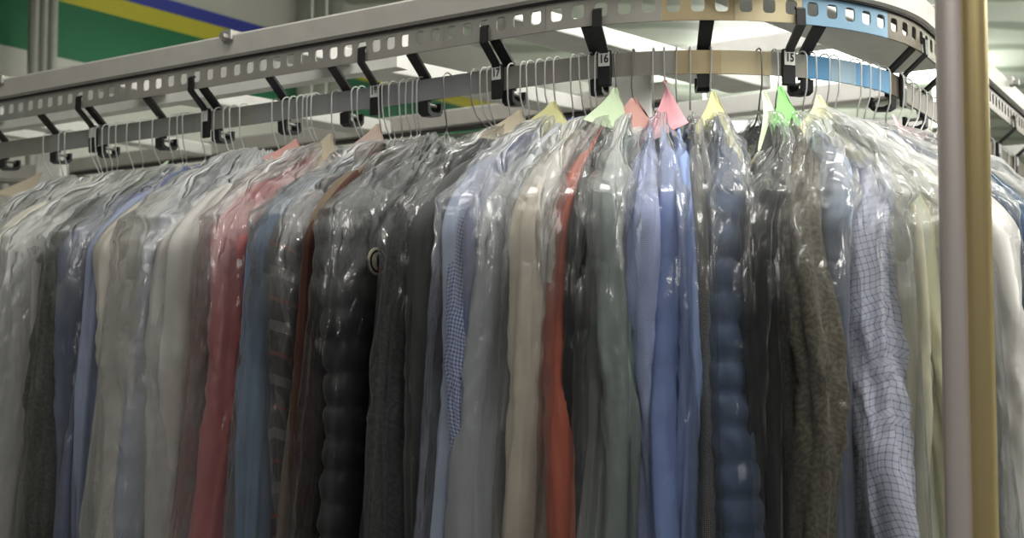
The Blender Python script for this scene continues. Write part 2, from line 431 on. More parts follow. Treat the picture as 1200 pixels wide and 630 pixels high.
# clamps on the beam
for px in (6, 273, 1092, 1178):
    s = solve_s(px, UOFF, zb1); mb = MB()
    hi = px > 1000
    zc0, zc1 = (zb1 - .012, zb1 + .006) 
    v, f = sweep([s - .012, s + .012], rect(bo - .004, bo + .046, zc0, zc1)); mb.add(v, f)
    mb.build('clamp', STEEL, fr, bevel=.002)
    mb = MB(); a = W(s, bo + .046, zb1 - .006); c = W(s, bo + .056, zb1 - .006); mb.tube([a, c], .006, 6); mb.build('bolt', STEEL, fr)
# legs of the frame
for s, u, wv in ((.0, -.46, .036), (-1.9, -.38, .03), (1.9, -.2, .03)):
    if s == 0.:
        X, Y = (740 - 600) / 1500 * 2.3, 2.3
    else: X, Y, _ = W(s, u, 0)
    mb = MB(); mb.box(X - wv, X + wv, Y - wv, Y + wv, 0, zb0 + (.036 if s == 0. else .03)); mb.build('leg', WHITE_P, fr, bevel=.004)
for s in (-1.9, 1.9):
    v, f = [], []
    mb = MB(); v, f = sweep([s - .02, s + .02], rect(-.42, bo + .01, zb0 + .005, zb0 + .03)); mb.add(v, f); mb.build('cross_member', WHITE_P, fr)

# slotted upper track made of link plates
def metal(name, c, rough=.42, metal_=.35):
    return flat(name, c, rough, metal_, .06, 14)
M_BEIGE = metal('beige_metal', (.40, .385, .345)); M_BEIGE2 = metal('warm_grey_metal', (.43, .41, .365)); M_GREY = metal('cool_grey_metal', (.40, .41, .40))
M_GOLD = metal('brass_metal', (.52, .42, .24)); M_GOLD2 = metal('pale_brass_metal', (.60, .52, .33)); M_BLUE = metal('blue_metal', (.13, .33, .56), .45, .1)  # gold and blue tones set per section
M_BLUE2 = metal('pale_blue_metal', (.36, .50, .60), .45, .1); M_TAUPE = metal('taupe_metal', (.15, .125, .09))
tk = empty('slotted_conveyor_track', W(0, UOFF, 0)); tk.location.z = Z_UP0
tag(tk, 'curving steel conveyor track punched with a row of square slots, above the hanging rail', 'track')
ub = [SMIN] + [solve_s(p, UOFF, Z_UP0) for p in (30, 150, 270, 400, 520, 640, 775, 860, 940, 1040, 1075)] + [SMAX]
um = [M_GREY, M_BEIGE, M_BEIGE2, M_BEIGE, M_BEIGE2, M_BEIGE, M_BEIGE2, M_GOLD, M_GOLD2, M_BLUE2, M_TAUPE, M_TAUPE]
um[9] = metal('steel_blue_metal', (.22, .36, .48), .45, .15)
for a, c, mm in zip(ub[:-1], ub[1:], um):
    mb = MB(); slotted(mb, a + .0003, c - .0003, Z_UP0, Z_UP1, UOFF, W); mb.build('link_plate', mm, tk)
mb = MB(); slotted(mb, 0, math.pi * RAD, Z_UP0, Z_UP1, UOFF, Wturn); mb.build('link_plate', M_BEIGE, tk)
mb = MB(); slotted(mb, SMIN, -.42, Z_UP0, Z_UP1, -.02, Wret); mb.build('link_plate', M_BEIGE, tk)
# lower hanging rail
rl = empty('hanging_rail', W(0, 0, 0)); rl.location.z = Z_LO0
tag(rl, 'flat metal hanging rail below the slotted track, carrying every wire hanger', 'rail')
lb = [SMIN] + [solve_s(p, 0, Z_LO0) for p in (60, 110, 230, 300, 395, 560, 700, 790, 845, 903, 945, 973, 1002, 1043)] + [SMAX]
lm = [M_BEIGE, M_GREY, metal('grey_green_metal', (.33, .345, .32)), M_BEIGE, M_GREY, metal('lilac_grey_metal', (.38, .38, .39)), M_BEIGE, M_BEIGE2, M_GOLD, M_GOLD2, M_BEIGE2, M_BLUE, M_BLUE2, M_BLUE, M_TAUPE]
for a, c, mm in zip(lb[:-1], lb[1:], lm):
    mb = MB(); v, f = sweep(lin(a, c, .02), rect(-.002, .002, Z_LO0, Z_LO1)); mb.add(v, f); mb.build('rail_section', mm, rl)
mb = MB(); v, f = sweep(lin(0, math.pi * RAD, .03), rect(-.002, .002, Z_LO0, Z_LO1), Wturn); mb.add(v, f); mb.build('rail_section', M_BEIGE, rl)
# brackets
def strap(mb, s, wv, pts, th=.004):
    n = len(pts); v = []
    for i, (u, z) in enumerate(pts):
        a = pts[max(i - 1, 0)]; c = pts[min(i + 1, n - 1)]
        d = Vector((c[0] - a[0], c[1] - a[1])).normalized(); nn = (-d.y * th / 2, d.x * th / 2)
        for q in (-wv / 2, wv / 2):
            for sg in (-1, 1): v.append(W(s + q, u + sg * nn[0], z + sg * nn[1]))
    f = []
    for i in range(n - 1):
        b0 = i * 4; b1 = b0 + 4
        for x, y in ((0, 1), (1, 3), (3, 2), (2, 0)): f.append((b0 + x, b0 + y, b1 + y, b1 + x))
    f.append((0, 2, 3, 1)); f.append((b1, b1 + 1, b1 + 3, b1 + 2))
    mb.add(v, f)
LABEL = flat('white_label_card', (.78, .78, .74), .5); INK = flat('black_ink', (.01, .01, .01), .6)
def text_mesh(txt, size, s, u, z, parent, bold=.0004, squeeze=.8):
    cu = bpy.data.curves.new('t', 'FONT'); cu.body = txt; cu.size = size; cu.align_x = 'CENTER'; cu.align_y = 'CENTER'; cu.extrude = .0002; cu.offset = bold
    to = bpy.data.objects.new('t', cu); COL.objects.link(to); dg = bpy.context.evaluated_depsgraph_get(); dg.update()
    me = bpy.data.meshes.new_from_object(to.evaluated_get(dg)); bpy.data.objects.remove(to)
    for vv in me.vertices:
        vv.co = Vector(W(s + vv.co.x * squeeze, u + vv.co.z, z + vv.co.y))
    me.name = 'number'; me.materials.clear(); me.materials.append(INK)
    o = bpy.data.objects.new('number', me); COL.objects.link(o); o.parent = parent
    pp = parent
    o.matrix_parent_inverse = (pp.parent.matrix_basis @ pp.matrix_parent_inverse @ pp.matrix_basis).inverted() if pp.parent else pp.matrix_basis.inverted()
    return o
FRONT = [(108, ''), (240, ''), (439, '18'), (582, '17'), (708, '16'), (925, '15'), (1060, '14'), (1171, ''), (1192, '')]
front_lab = ['black number bracket farthest left, beside the two grey hooks', 'black number bracket over the grey rail, second from the left edge',
             'black bracket with the worn tag reading eighteen on the rail', 'black bracket tagged seventeen on the rail', 'black bracket tagged sixteen on the rail',
             'black bracket tagged fifteen at the bend', 'black bracket tagged fourteen just past the blue rail section',
             'black bracket just right of the brass post, on the far leg', 'black bracket at the right edge, beyond the brass post']
for (px, num), lab in zip(FRONT, front_lab):
    s = solve_s(px, .008, 1.945); r = empty('number_bracket', W(s, .008, Z_LO0)); tag(r, lab, 'bracket', 'number brackets on the rail')
    mb = MB(); strap(mb, s, .0125, [(UOFF + .001, 2.016), (UOFF + .005, 2.014), (UOFF + .006, 1.992), (.012, 1.967), (.007, 1.960), (.006, 1.940)])
    mb.build('strap', BLACK, r)
    mb = MB(); v, f = sweep([s - .010, s + .010], rect(.0022, .009, 1.914, 1.9655)); mb.add(v, f); hb = mb.build('tag_holder', BLACK, r, bevel=.002)
    mb = MB(); v, f = sweep([s - .008, s + .008], rect(.0091, .0098, 1.9425, 1.9625)); mb.add(v, f); lo = mb.build('tag', LABEL, r)
    if num: text_mesh(num, .0165, s, .0101, 1.9525, lo)
REAR = [12, 72, 128, 196, 262, 340, 413, 505, 603, 703, 823, 937, 1033, 1072, 1182]
rear_lab = ['farthest left, at the picture edge', 'second from the left edge', 'over the third gap from the left', 'above the pale milky film peak', 'just right of the second number bracket',
            'over the pink shirt', 'just left of the tag eighteen', 'above the charcoal coat', 'just right of the tag seventeen', 'behind the tag sixteen',
            'on the brass section above the blue shirts', 'behind the tag fifteen', 'on the blue section at the bend', 'beside the tag fourteen', 'right of the brass post']
for px, lab in zip(REAR, rear_lab):
    s = solve_s(px, -.018, 1.92); r = empty('support_bracket', W(s, -.018, Z_LO0)); tag(r, 'wide black support bracket hooked behind the rail, ' + lab, 'bracket', 'support brackets behind the rail')
    mb = MB(); strap(mb, s, .0185, [(UOFF - .004, 2.004), (UOFF - .005, 1.995), (-.006, 1.964), (-.0075, 1.958), (-.0075, 1.926)], .0045)
    mb.build('strap', BLACK, r)
    pr = [(-.036, 1.928), (-.036, 1.914), (-.030, 1.907), (-.008, 1.905), (.001, 1.909), (.002, 1.9265), (-.003, 1.9265), (-.004, 1.914), (-.012, 1.911), (-.027, 1.912), (-.031, 1.917), (-.031, 1.928)]
    mb = MB(); v, f = sweep([s - .0095, s + .0095], pr); mb.add(v, f); mb.build('cradle', BLACK, r)
    mb = MB(); mb.tube([W(s, -.030, 1.9235), W(s, -.001, 1.9235)], .0028, 8); mb.build('screw', STEEL, r)

# brass and silver post in front of the bend
PX, PYY = 1133, 1.30
pz = empty('brass_post', ((PX - 600) / 1500 * PYY, PYY, 0)); tag(pz, 'tall slim post, half silver and half brass, standing in front of the bend', 'post')
def rod(cx_px, w_px, mat, name, flute):
    X = (cx_px - 600) / 1500 * PYY; wd = w_px / 1500 * PYY / 2; mb = MB(); n = 40; vs = []; fs = []
    for z in (0, CEIL):
        for k in range(n):
            a = 2 * math.pi * k / n; r = wd * (1 + flute * math.cos(5 * a))
            vs.append((X + r * math.cos(a), PYY + .8 * r * math.sin(a), z))
    for k in range(n): fs.append((k, (k + 1) % n, n + (k + 1) % n, n + k))
    fs.append(tuple(range(n))[::-1]); fs.append(tuple(range(n, 2 * n)))
    mb.add(vs, fs); return mb.build(name, mat, pz, smooth=False)
SILV = flat('brushed_silver', (.64, .565, .53), .42, .55, .03, 6); BRASS = flat('polished_brass', (.60, .47, .23), .34, .7, .04, 6)
rod(1119, 32, SILV, 'silver_half', .02); rod(1147, 34, BRASS, 'brass_half', .03)

# ------------------------------------------------------------------ garments
HK = [50, 68, 75, 106, 111, 119, 127, 135, 148, 163, 178, 198, 207, 213, 236, 250, 261, 268, 280, 318, 330, 338, 347, 354, 359, 364, 388, 411, 418, 443, 447, 455, 467, 475, 483, 488,
      519, 551, 562, 570, 594, 609, 616, 627, 638, 648, 668, 678, 689, 697, 720, 741, 765, 778, 793, 809, 834, 893, 912, 946, 957, 973, 984, 1010, 1021, 1032, 1044, 1060, 1071, 1079, 1087, 1094, 1102,
      1166, 1174, 1183, 1190]
NECK = {28: 765, 29: 778, 30: 793, 31: 809, 32: 834, 33: 888, 34: 895, 35: 912, 36: 932, 37: 957}
def KZ(z): return max(0, 1 - max(0, ZN - z) / .16) ** 1.25
MATS = {}
def F(key, *a, **k):
    if key not in MATS: MATS[key] = fabric(key, *a, **k)
    return MATS[key]
F('off_white', (.47, .46, .43)); F('cream', (.55, .52, .46)); F('ivory', (.60, .58, .50)); F('warm_cream', (.66, .59, .48))  # off_white and cream toned greyer, carrying the darkening of the left side
F('charcoal_olive', (.045, .045, .036), 'tweed', (.09, .088, .07)); F('light_blue', (.28, .32, .44)); F('mid_blue', (.17, .20, .32)); F('slate_blue', (.13, .16, .24))
F('pink', (.50, .17, .17), rough=.8); F('denim', (.20, .28, .40), 'twill', (.16, .23, .34), .0015, .5)
F('dark_plaid', (.035, .03, .03), 'plaid', (.20, .18, .17), .075, .2, col3=(.25, .05, .04))
F('tan', (.16, .12, .08)); F('rust', (.08, .032, .022)); F('black_quilt', (.035, .035, .038), rough=.5, weave=.1); F('charcoal', (.04, .04, .042), 'tweed', (.07, .07, .072))
F('dark_grey', (.06, .06, .06)); F('pale_blue', (.42, .48, .64)); F('gingham', (.55, .60, .74), 'check', (.07, .11, .36), .005, .45)
F('grey_white', (.42, .44, .46)); F('coral', (.52, .13, .075)); F('black', (.008, .008, .009)); F('grey_green', (.28, .31, .29)); F('sage_grey', (.22, .27, .25))
F('fine_check_blue', (.44, .49, .68), 'check', (.22, .27, .50), .0024, .4); F('blue', (.20, .28, .54)); F('sky_blue', (.26, .35, .60)); F('knit', (.30, .29, .26), 'twill', (.03, .03, .03), .0045, .5)
F('navy_quilt', (.06, .09, .16), rough=.65, weave=.1); F('olive_tweed', (.075, .068, .050), 'tweed', (.15, .135, .10)); F('check_shirt', (.62, .65, .76), 'check', (.08, .10, .30), .0085, .16)
F('pale_yellow', (.60, .60, .40)); F('butter', (.62, .60, .44)); F('pale_green', (.55, .58, .46)); F('white', (.74, .73, .69)); F('navy', (.03, .055, .10)); F('teal_blue', (.05, .11, .18)); F('grey_blue', (.26, .31, .40))

def fold(a, z, seed, k=3.0, kz=1.6):
    return noise.noise((math.cos(a) * k + seed, math.sin(a) * k + seed * 1.7, z * kz)) + .5 * noise.noise((math.cos(a) * k * 2.3 + seed, math.sin(a) * k * 2.3, z * kz * 2 + seed))

def spow(x, p): return math.copysign(abs(x) ** p, x)

def grid_obj(name, rings, mat, parent, uv, closed_top=True):
    n = len(rings[0]); v = [p for r in rings for p in r]; f = []
    for i in range(len(rings) - 1):
        for k in range(n - 1):
            f.append((i * n + k, (i + 1) * n + k, (i + 1) * n + k + 1, i * n + k + 1))
    return mesh_obj(name, v, f, mat, parent, True, uv)

ZN, ZS = 1.856, 1.765     # neck and shoulder-tip heights
def arc_uv(ring, z, skew, shift=0.):
    acc = [0.]
    for p, q in zip(ring[:-1], ring[1:]): acc.append(acc[-1] + math.dist(p, q))
    h = acc[-1] / 2
    return [(x - h + skew * z + shift, z + .25 * abs(x - h)) for x in acc]
def body_mesh(g, s0, parent, mat):
    T, seed, puff, flare, length = g['T'], g['seed'], g['puff'], g['flare'], g['len']
    K, A = int(length / (.0065 if puff else .011)), 56
    rings, uv = [], []
    for i in range(K + 1):
        z = ZN - length * i / K; d = ZN - z
        if d < .10:
            q = d / .10; wv = .042 + (.198 - .042) * (q ** .85); th = T * (.28 + .72 * q); 
        else:
            q = min(1, (d - .10) / .5); wv = .198 + flare * .05 * q; th = T * (1 + .12 * q)
        ring = []
        per = 0; last = None
        for k in range(A + 1):
            a = 2 * math.pi * k / A + math.pi; c, si = math.cos(a), math.sin(a)
            fd = fold(a, z, seed) * min(1, d / .15)
            fa = g['fold']
            pu = 1.0
            if puff:
                ph = abs(math.sin(math.pi * d / puff)); pu = .82 + .23 * ph ** .32 + .07 * noise.noise((a * 3, z * 40, seed))
            u = wv * spow(c, .8) + fa * fd * c * .7
            vv = (th * spow(si, .65) + fa * fd * (si + .0)) * pu
            vv = max(-th * 1.08, min(th * 1.08, vv))
            ring.append(W(s0 + vv + g['nk'] * KZ(z), u, z))
            uv.append(0)
        uv[-len(ring):] = arc_uv(ring, z, 0)
        rings.append(ring)
    # close top towards the collar
    return grid_obj('body', rings, mat, parent, uv)

def sleeve_mesh(g, s0, side, parent, mat):
    T, seed, puff = g['T'], g['seed'] + side * 3.1, g['puff']
    L_ = .60; K, A = (95 if puff else 60), 36; rings, uv = [], []
    top = ZS + .042
    lean = g['lean']
    for i in range(K + 1):
        q = i / K; z = top - L_ * q; d = top - z
        dome = min(1, (d / .03)) ; dome = math.sqrt(max(0, 1 - (1 - dome) ** 2))
        sl = min(1, d / .115); sl = sl * (1.45 - .45 * sl * sl)
        cu = .135 + .067 * sl + g['splay'] * max(0, d - .05) + .012 * math.sin(d * 7 + seed) * min(1, d / .1)
        cv = lean * max(0, d - .1) + g['wob'] * .006 * math.sin(d * 9 + seed * 2)
        ru = (.048 - .018 * q) * (.25 + .75 * sl) * dome * g['sw'] + .001; rv = T * (1.02 - .2 * q) * (.5 + .5 * sl) * dome + .001
        if q > .93: ru *= .95; rv *= .95
        ring = []
        for k in range(A + 1):
            a = 2 * math.pi * k / A + math.pi; c, si = math.cos(a), math.sin(a)
            fd = fold(a, z, seed, 1.6, 2.6) ; el = math.exp(-((d - .3) / .09) ** 2)
            fd += el * .9 * noise.noise((a * .8, z * 34 + 6 * math.sin(a), seed))
            fd -= .9 * abs(noise.noise((math.cos(a) * 2.2 + seed * 2, math.sin(a) * 2.2 + seed, z * 2.2))) * 2 - .4
            am = g['fold'] * (.5 if puff else 1.15) * dome
            pu = 1.0
            if puff:
                ph = abs(math.sin(math.pi * (d + .01) / puff)); pu = .79 + .24 * ph ** .32 + .09 * noise.noise((a * 2.5, z * 45, seed))
            vv = cv + (rv * spow(si, .85) + am * fd * si) * pu
            vv = max(cv - rv * 1.12, min(cv + rv * 1.12, vv))
            uu = side * (cu + ru * spow(c, .9) * pu + am * fd * c)
            ring.append(W(s0 + vv + g['nk'] * KZ(z), uu, z)); uv.append(0)
        uv[-len(ring):] = arc_uv(ring, z, g.get('skew', .12), g.get('skew', .12) * side * 0 + .04 * math.sin(d * 6 + seed))
        rings.append(ring)
    return grid_obj('sleeve', rings, mat, parent, uv)

def collar_mesh(g, s0, parent, mat):
    rings, uv = [], []; A = 32
    for i, (z, wv, th) in enumerate(((ZN - .018, .062, .46), (ZN - .006, .046, .38), (ZN + .002, .040, .34), (ZN + .003, .036, .3), (ZN - .008, .034, .28))):
        ring = []
        for k in range(A + 1):
            a = 2 * math.pi * k / A
            ring.append(W(s0 + g['nk'] * KZ(z) + g['T'] * th * math.sin(a), wv * math.cos(a), z + .004 * math.cos(2 * a))); uv.append((a * .04, z))
        rings.append(ring)
    return grid_obj('collar', rings, mat, parent, uv)

def cuff_mesh(g, s0, side, parent, mat):
    rings, uv = [], []; A = 24; d0 = .59; top = ZS + .042
    for i, (dd, sc_) in enumerate(((0, 1.05), (.004, 1.12), (.05, 1.08), (.055, 1.0))):
        z = top - d0 - dd; d = top - z
        cu = .202 + g['splay'] * (d - .05) + .012 * math.sin(d * 7 + g['seed'] + side * 3.1); cv = g['lean'] * (d - .1)
        ring = []
        for k in range(A + 1):
            a = 2 * math.pi * k / A
            ring.append(W(s0 + cv + g['T'] * .8 * sc_ * math.sin(a), side * (cu + .031 * sc_ * math.cos(a)), z)); uv.append((a * .04, z))
        rings.append(ring)
    return grid_obj('cuff', rings, mat, parent, uv)

# (edge px at z=1.5, material, half thickness, kind, options, name, category, label)
G = [
 (-75, 'off_white', .030, 'shirt', {}, 'shirt', 'white shirt hanging at the far left edge, cut by the frame'),
 (-28, 'ivory', .028, 'shirt', {}, 'shirt', 'off-white shirt veiled in cloudy film at the left edge'),
 (8, 'off_white', .026, 'shirt', {}, 'shirt', 'greyish white shirt just left of the dark olive jacket'),
 (47, 'charcoal_olive', .017, 'jacket', {}, 'jacket', 'dark olive grey jacket left of the slate blue shirts'),
 (72, 'slate_blue', .015, 'shirt', {}, 'shirt', 'slate blue shirt, leftmost of the three blue shirts on the left'),
 (88, 'mid_blue', .014, 'shirt', {}, 'shirt', 'mid blue shirt, middle of the three blue shirts on the left'),
 (101, 'light_blue', .012, 'shirt', {}, 'shirt', 'paler blue shirt, right of the slate and mid blue ones on the left'),
 (117, 'cream', .030, 'shirt', {'sw': 1.5, 'fold': 1.3}, 'shirt', 'wide cream shirt with loose sleeve right of the blue shirts'),
 (158, 'mid_blue', .010, 'shirt', {'sw': .6}, 'shirt', 'blue shirt showing as a sliver between two cream garments'),
 (184, 'off_white', .030, 'shirt', {'sw': 1.3}, 'shirt', 'off-white shirt immediately left of the pink shirt'),
 (240, 'pink', .034, 'shirt', {'sw': 1.2}, 'shirt', 'bright pink shirt with a long loose sleeve'),
 (289, 'denim', .015, 'shirt', {}, 'shirt', 'faded denim blue shirt right of the pink shirt'),
 (322, 'dark_plaid', .016, 'shirt', {}, 'shirt', 'dark plaid flannel shirt with pale bands'),
 (343, 'tan', .009, 'trousers', {}, 'shirt', 'tan shirt sliver beside the dark plaid flannel'),
 (354, 'rust', .007, 'trousers', {'sw': .8}, 'shirt', 'rust brown shirt sliver left of the black puffer jacket'),
 (378, 'black_quilt', .030, 'jacket', {'puff': .043, 'sw': 1.35, 'fold': .3}, 'jacket', 'black quilted puffer jacket with a round emblem'),
 (452, 'charcoal', .020, 'jacket', {}, 'jacket', 'charcoal wool coat right of the black puffer jacket'),
 (487, 'dark_grey', .015, 'jacket', {}, 'jacket', 'dark grey jacket left of the pale blue shirts'),
 (514, 'pale_blue', .011, 'shirt', {}, 'shirt', 'pale blue shirt left of the gingham shirt'),
 (533, 'gingham', .010, 'shirt', {'splay': .03}, 'shirt', 'blue and white gingham shirt with tiny squares'),
 (547, 'mid_blue', .004, 'shirt', {'sw': .7}, 'shirt', 'deep blue shirt sliver right of the gingham shirt'),
 (560, 'grey_white', .021, 'shirt', {}, 'shirt', 'grey white shirt right of the gingham shirt'),
 (608, 'warm_cream', .014, 'shirt', {}, 'shirt', 'cream shirt, left one of the pair beside the coral shirt'),
 (632, 'cream', .014, 'shirt', {}, 'shirt', 'cream shirt, right one of the pair beside the coral shirt'),
 (657, 'coral', .010, 'shirt', {}, 'shirt', 'bright coral orange shirt between the cream shirts and the shaded gap'),
 (674, 'black', .009, 'jacket', {}, 'jacket', 'thin black shape standing in for the shaded gap right of the coral shirt'),  # black shape put in for the dark gap between neighbouring garments
 (693, 'grey_green', .012, 'shirt', {}, 'shirt', 'grey green shirt right of the shaded gap by the coral shirt'),
 (718, 'sage_grey', .013, 'shirt', {}, 'shirt', 'darker sage grey shirt left of the fine check blue shirt'),
 (757, 'fine_check_blue', .013, 'shirt', {}, 'shirt', 'lilac blue shirt with a very fine check'),
 (784, 'blue', .010, 'shirt', {}, 'shirt', 'cornflower blue shirt between the fine check and sky blue shirts'),
 (806, 'sky_blue', .009, 'shirt', {}, 'shirt', 'sky blue shirt left of the patterned knit strip'),
 (825, 'knit', .007, 'trousers', {'sw': 1.25, 'fold': .3, 'splay': .085}, 'cardigan', 'thin black and white knit cardigan left of the navy puffer'),
 (857, 'navy_quilt', .020, 'jacket', {'puff': .040, 'fold': .3}, 'jacket', 'navy blue quilted puffer jacket near the centre right'),
 (888, 'black', .0095, 'jacket', {}, 'jacket', 'black jacket directly right of the navy puffer'),
 (910, 'black', .006, 'jacket', {}, 'jacket', 'narrow black jacket directly left of the olive tweed coat'),
 (950, 'olive_tweed', .019, 'jacket', {}, 'jacket', 'olive brown tweed coat under glossy film'),
 (993, 'grey_blue', .008, 'jacket', {'splay': .02}, 'jacket', 'dull grey blue jacket right of the tweed coat'),
 (1048, 'check_shirt', .019, 'shirt', {'sw': 1.15, 'fold': 1.3, 'skew': .35}, 'shirt', 'white shirt with a blue windowpane check and loose sleeve'),
 (1075, 'butter', .012, 'shirt', {}, 'shirt', 'butter cream shirt right of the windowpane check shirt'),
 (1093, 'pale_green', .012, 'shirt', {}, 'shirt', 'pale greenish shirt left of the silver post'),
 (1109, 'pale_yellow', .012, 'shirt', {}, 'shirt', 'pale yellow shirt partly behind the silver post'),
 (1128, 'ivory', .014, 'shirt', {}, 'shirt', 'ivory shirt behind the brass and silver post'),
 (1150, 'grey_white', .014, 'shirt', {}, 'shirt', 'grey shirt hidden mostly behind the brass post'),
 (1188, 'white', .019, 'shirt', {'sw': 1.1, 'fold': 1.2}, 'shirt', 'white shirt with a creased sleeve right of the brass post'),
 (1210, 'navy', .016, 'shirt', {}, 'shirt', 'navy shirt at the right edge behind the white sleeve'),
 (1235, 'teal_blue', .016, 'shirt', {}, 'shirt', 'teal blue shirt at the far right edge of the frame'),
 (1270, 'off_white', .020, 'shirt', {}, 'shirt', 'off-white shirt just outside the right edge'),
]
rnd = random.Random(7)
GS = []
for i, (px, mk, T, kind, opt, nm, lab) in enumerate(G):
    g = dict(T=T, seed=i * 2.37 + 1.1, puff=0, flare=.5, len=.86, fold=1.0, splay=.075, lean=0, wob=1, sw=1.0)
    g.update(opt); g['fold'] *= min(.012, T * .55); g['wob'] = min(1, T / .015)
    uo = .202 + g['splay'] * .24 + .045 * g['sw']
    s0 = solve_s(px, uo * .97, 1.5)
    g['s'] = s0; GS.append(g)
    hs = solve_s(NECK[i], 0, 1.90) if i in NECK else min((solve_s(h, .0, 1.90) for h in HK), key=lambda q: abs(q - s0))
    g['nk'] = max(-.09, min(.09, hs - s0)) if i in NECK else max(-.012, min(.012, hs - s0))
    r = empty(nm, W(s0, 0, ZN)); tag(r, lab, nm); r['category'] = nm
    mt = MATS[mk]; g['lab'] = lab; g['root'] = r
    body_mesh(g, s0, r, mt)
    for side in (1, -1):
        sl = sleeve_mesh(g, s0, side, r, mt)
        if kind == 'shirt': cuff_mesh(g, s0, side, r, mt)
    collar_mesh(g, s0, r, mt)
print('garment s:', [round(g['s'], 3) for g in GS])

# round emblem on the black puffer
gp = GS[15]; es = gp['s'] + gp['T'] * 1.12
def solve_uz(s, px, py):
    u, z = .1, 1.7
    for _ in range(60):
        x, y = proj(W(s, u, z)); u += (x - px) * .0008; z += (y - py) * .0006
    return u, z
def disc(mb, s, u, z, r0, r1, dv, n=24, th=.002):
    v = []; 
    for k in range(n):
        a = 2 * math.pi * k / n
        for rr in (r0, r1):
            for q in (0, th): v.append(W(s + dv + q, u + rr * math.cos(a), z + rr * math.sin(a)))
    f = []
    for k in range(n):
        b0, b1 = k * 4, ((k + 1) % n) * 4
        f += [(b0 + 1, b0 + 3, b1 + 3, b1 + 1), (b0, b1, b1 + 2, b0 + 2), (b0 + 2, b1 + 2, b1 + 3, b0 + 3), (b0, b0 + 1, b1 + 1, b1)]
    mb.add(v, f)
EM_C = flat('emblem_cream', (.55, .50, .38), .7)
su, sz = solve_uz(es, 441, 306)
print('emblem', su, sz)
mb = MB(); disc(mb, es, su, sz, .001, .019, 0); em = mb.build('emblem', EM_C, gp['root']); em['label'] = 'round cream emblem patch'
mb = MB(); disc(mb, es, su, sz, .013, .0155, .002, th=.001)
for a0, a1, rr in ((40, 80, .009), (120, 160, .009), (215, 320, .008)):
    v = []
mb.box(-.003, .003, -.0005, .0005, -.008, .009, Matrix.Translation(Vector(W(es + .0035, su - .002, sz))) @ Matrix.Rotation(.5, 4, 'Z'))
mb.build('emblem_print', INK, gp['root'])
mb = MB(); disc(mb, es, su - .002, sz - .011, .0002, .003, .003, 10, .001); mb.build('emblem_dot', flat('emblem_red', (.5, .03, .02), .6), gp['root'])

# ------------------------------------------------------------------ wire hangers
ordw = ['first', 'second', 'third', 'fourth', 'fifth', 'sixth', 'seventh', 'eighth', 'ninth', 'tenth', 'eleventh', 'twelfth', 'thirteenth', 'fourteenth', 'fifteenth', 'sixteenth', 'seventeenth', 'eighteenth', 'nineteenth', 'twentieth']
marks = [(-1, 'the left edge of the frame'), (108, 'the leftmost number bracket'), (240, 'the second number bracket from the left'), (439, 'the bracket tagged eighteen'), (582, 'the bracket tagged seventeen'), (708, 'the bracket tagged sixteen'),
         (823, 'the support bracket on the brass section'), (925, 'the bracket tagged fifteen'), (1060, 'the bracket tagged fourteen'), (1150, 'the brass post')]
cnt = {}
HS = []
for i, px in enumerate(HK):
    mk = [m_ for m_ in marks if m_[0] <= px][-1]; cnt[mk[1]] = cnt.get(mk[1], 0) + 1
    lab = '%s thin wire hanger right of %s' % (ordw[cnt[mk[1]] - 1], mk[1])
    s = solve_s(px, .014, 1.945)
    g = min(GS, key=lambda q: abs(q['s'] - s)); near = sorted(GS, key=lambda q: abs(q['s'] - s))[:2]
    g = min(GS, key=lambda q: abs(q['s'] + q['nk'] - s)); off = max(-g['T'] * .35, min(g['T'] * .35, (s - g['s'] - g['nk']) * .3)); st = g['s'] + off
    if abs(st - s) > .1: st = s + math.copysign(.1, st - s)
    HS.append(s); sk = st + g['nk']
    r = empty('wire_hanger', W(s, 0, Z_LO1)); tag(r, lab, 'hanger', 'wire hangers on the rail')
    mt = WIRE2 if i in (36, 37, 50, 51, 57) else WIRE
    rr = .0012; zt = Z_LO1 + .0045; rad = .012
    pts = [W(s, -rad, zt - .035), W(s, -rad - .001, zt - .018)]
    for k in range(9):
        a = math.pi * (1 - k / 8); pts.append(W(s, rad * math.cos(a) * 1.08, zt - rad + rad * math.sin(a)))
    sh = rnd.uniform(-.002, .002)
    pts += [W(s + sh * .5, rad * 1.05, 1.93), W(s + sh + (sk - s) * .04, rad * .9, 1.91), W(s + (sk - s) * .12, .004, 1.892), W(s + (sk - s) * .4, 0, 1.876)]
    mb = MB(); mb.tube(pts, rr, 7); mb.build('hook', mt, r, smooth=True)
    mb = MB()
    gn = g['nk']
    tri = [W(s + (sk - s) * .4, 0, 1.877)] + [W(st + gn * KZ(z_), u_, z_) for u_, z_ in ((.01, 1.862), (.05, 1.838), (.10, 1.815), (.178, 1.768), (.184, 1.760), (.175, 1.755), (0, 1.753), (-.175, 1.755), (-.184, 1.760), (-.178, 1.768), (-.10, 1.815), (-.05, 1.838), (-.01, 1.862))] + [W(s + (sk - s) * .4, -.001, 1.875)]
    mb.tube(tri, rr, 6); mb.build('shoulder_wire', mt, r, smooth=True)

# ------------------------------------------------------------------ paper hanger tags
PAPER = {'green': (.40, .66, .30), 'pale_green': (.55, .68, .45), 'yellow': (.74, .72, .36), 'pink': (.85, .40, .45), 'salmon': (.70, .38, .33), 'tan': (.52, .45, .33), 'bright_green': (.22, .62, .16), 'peach': (.58, .45, .38)}
PM = {k: flat(k + '_paper', v, .8) for k, v in PAPER.items()}
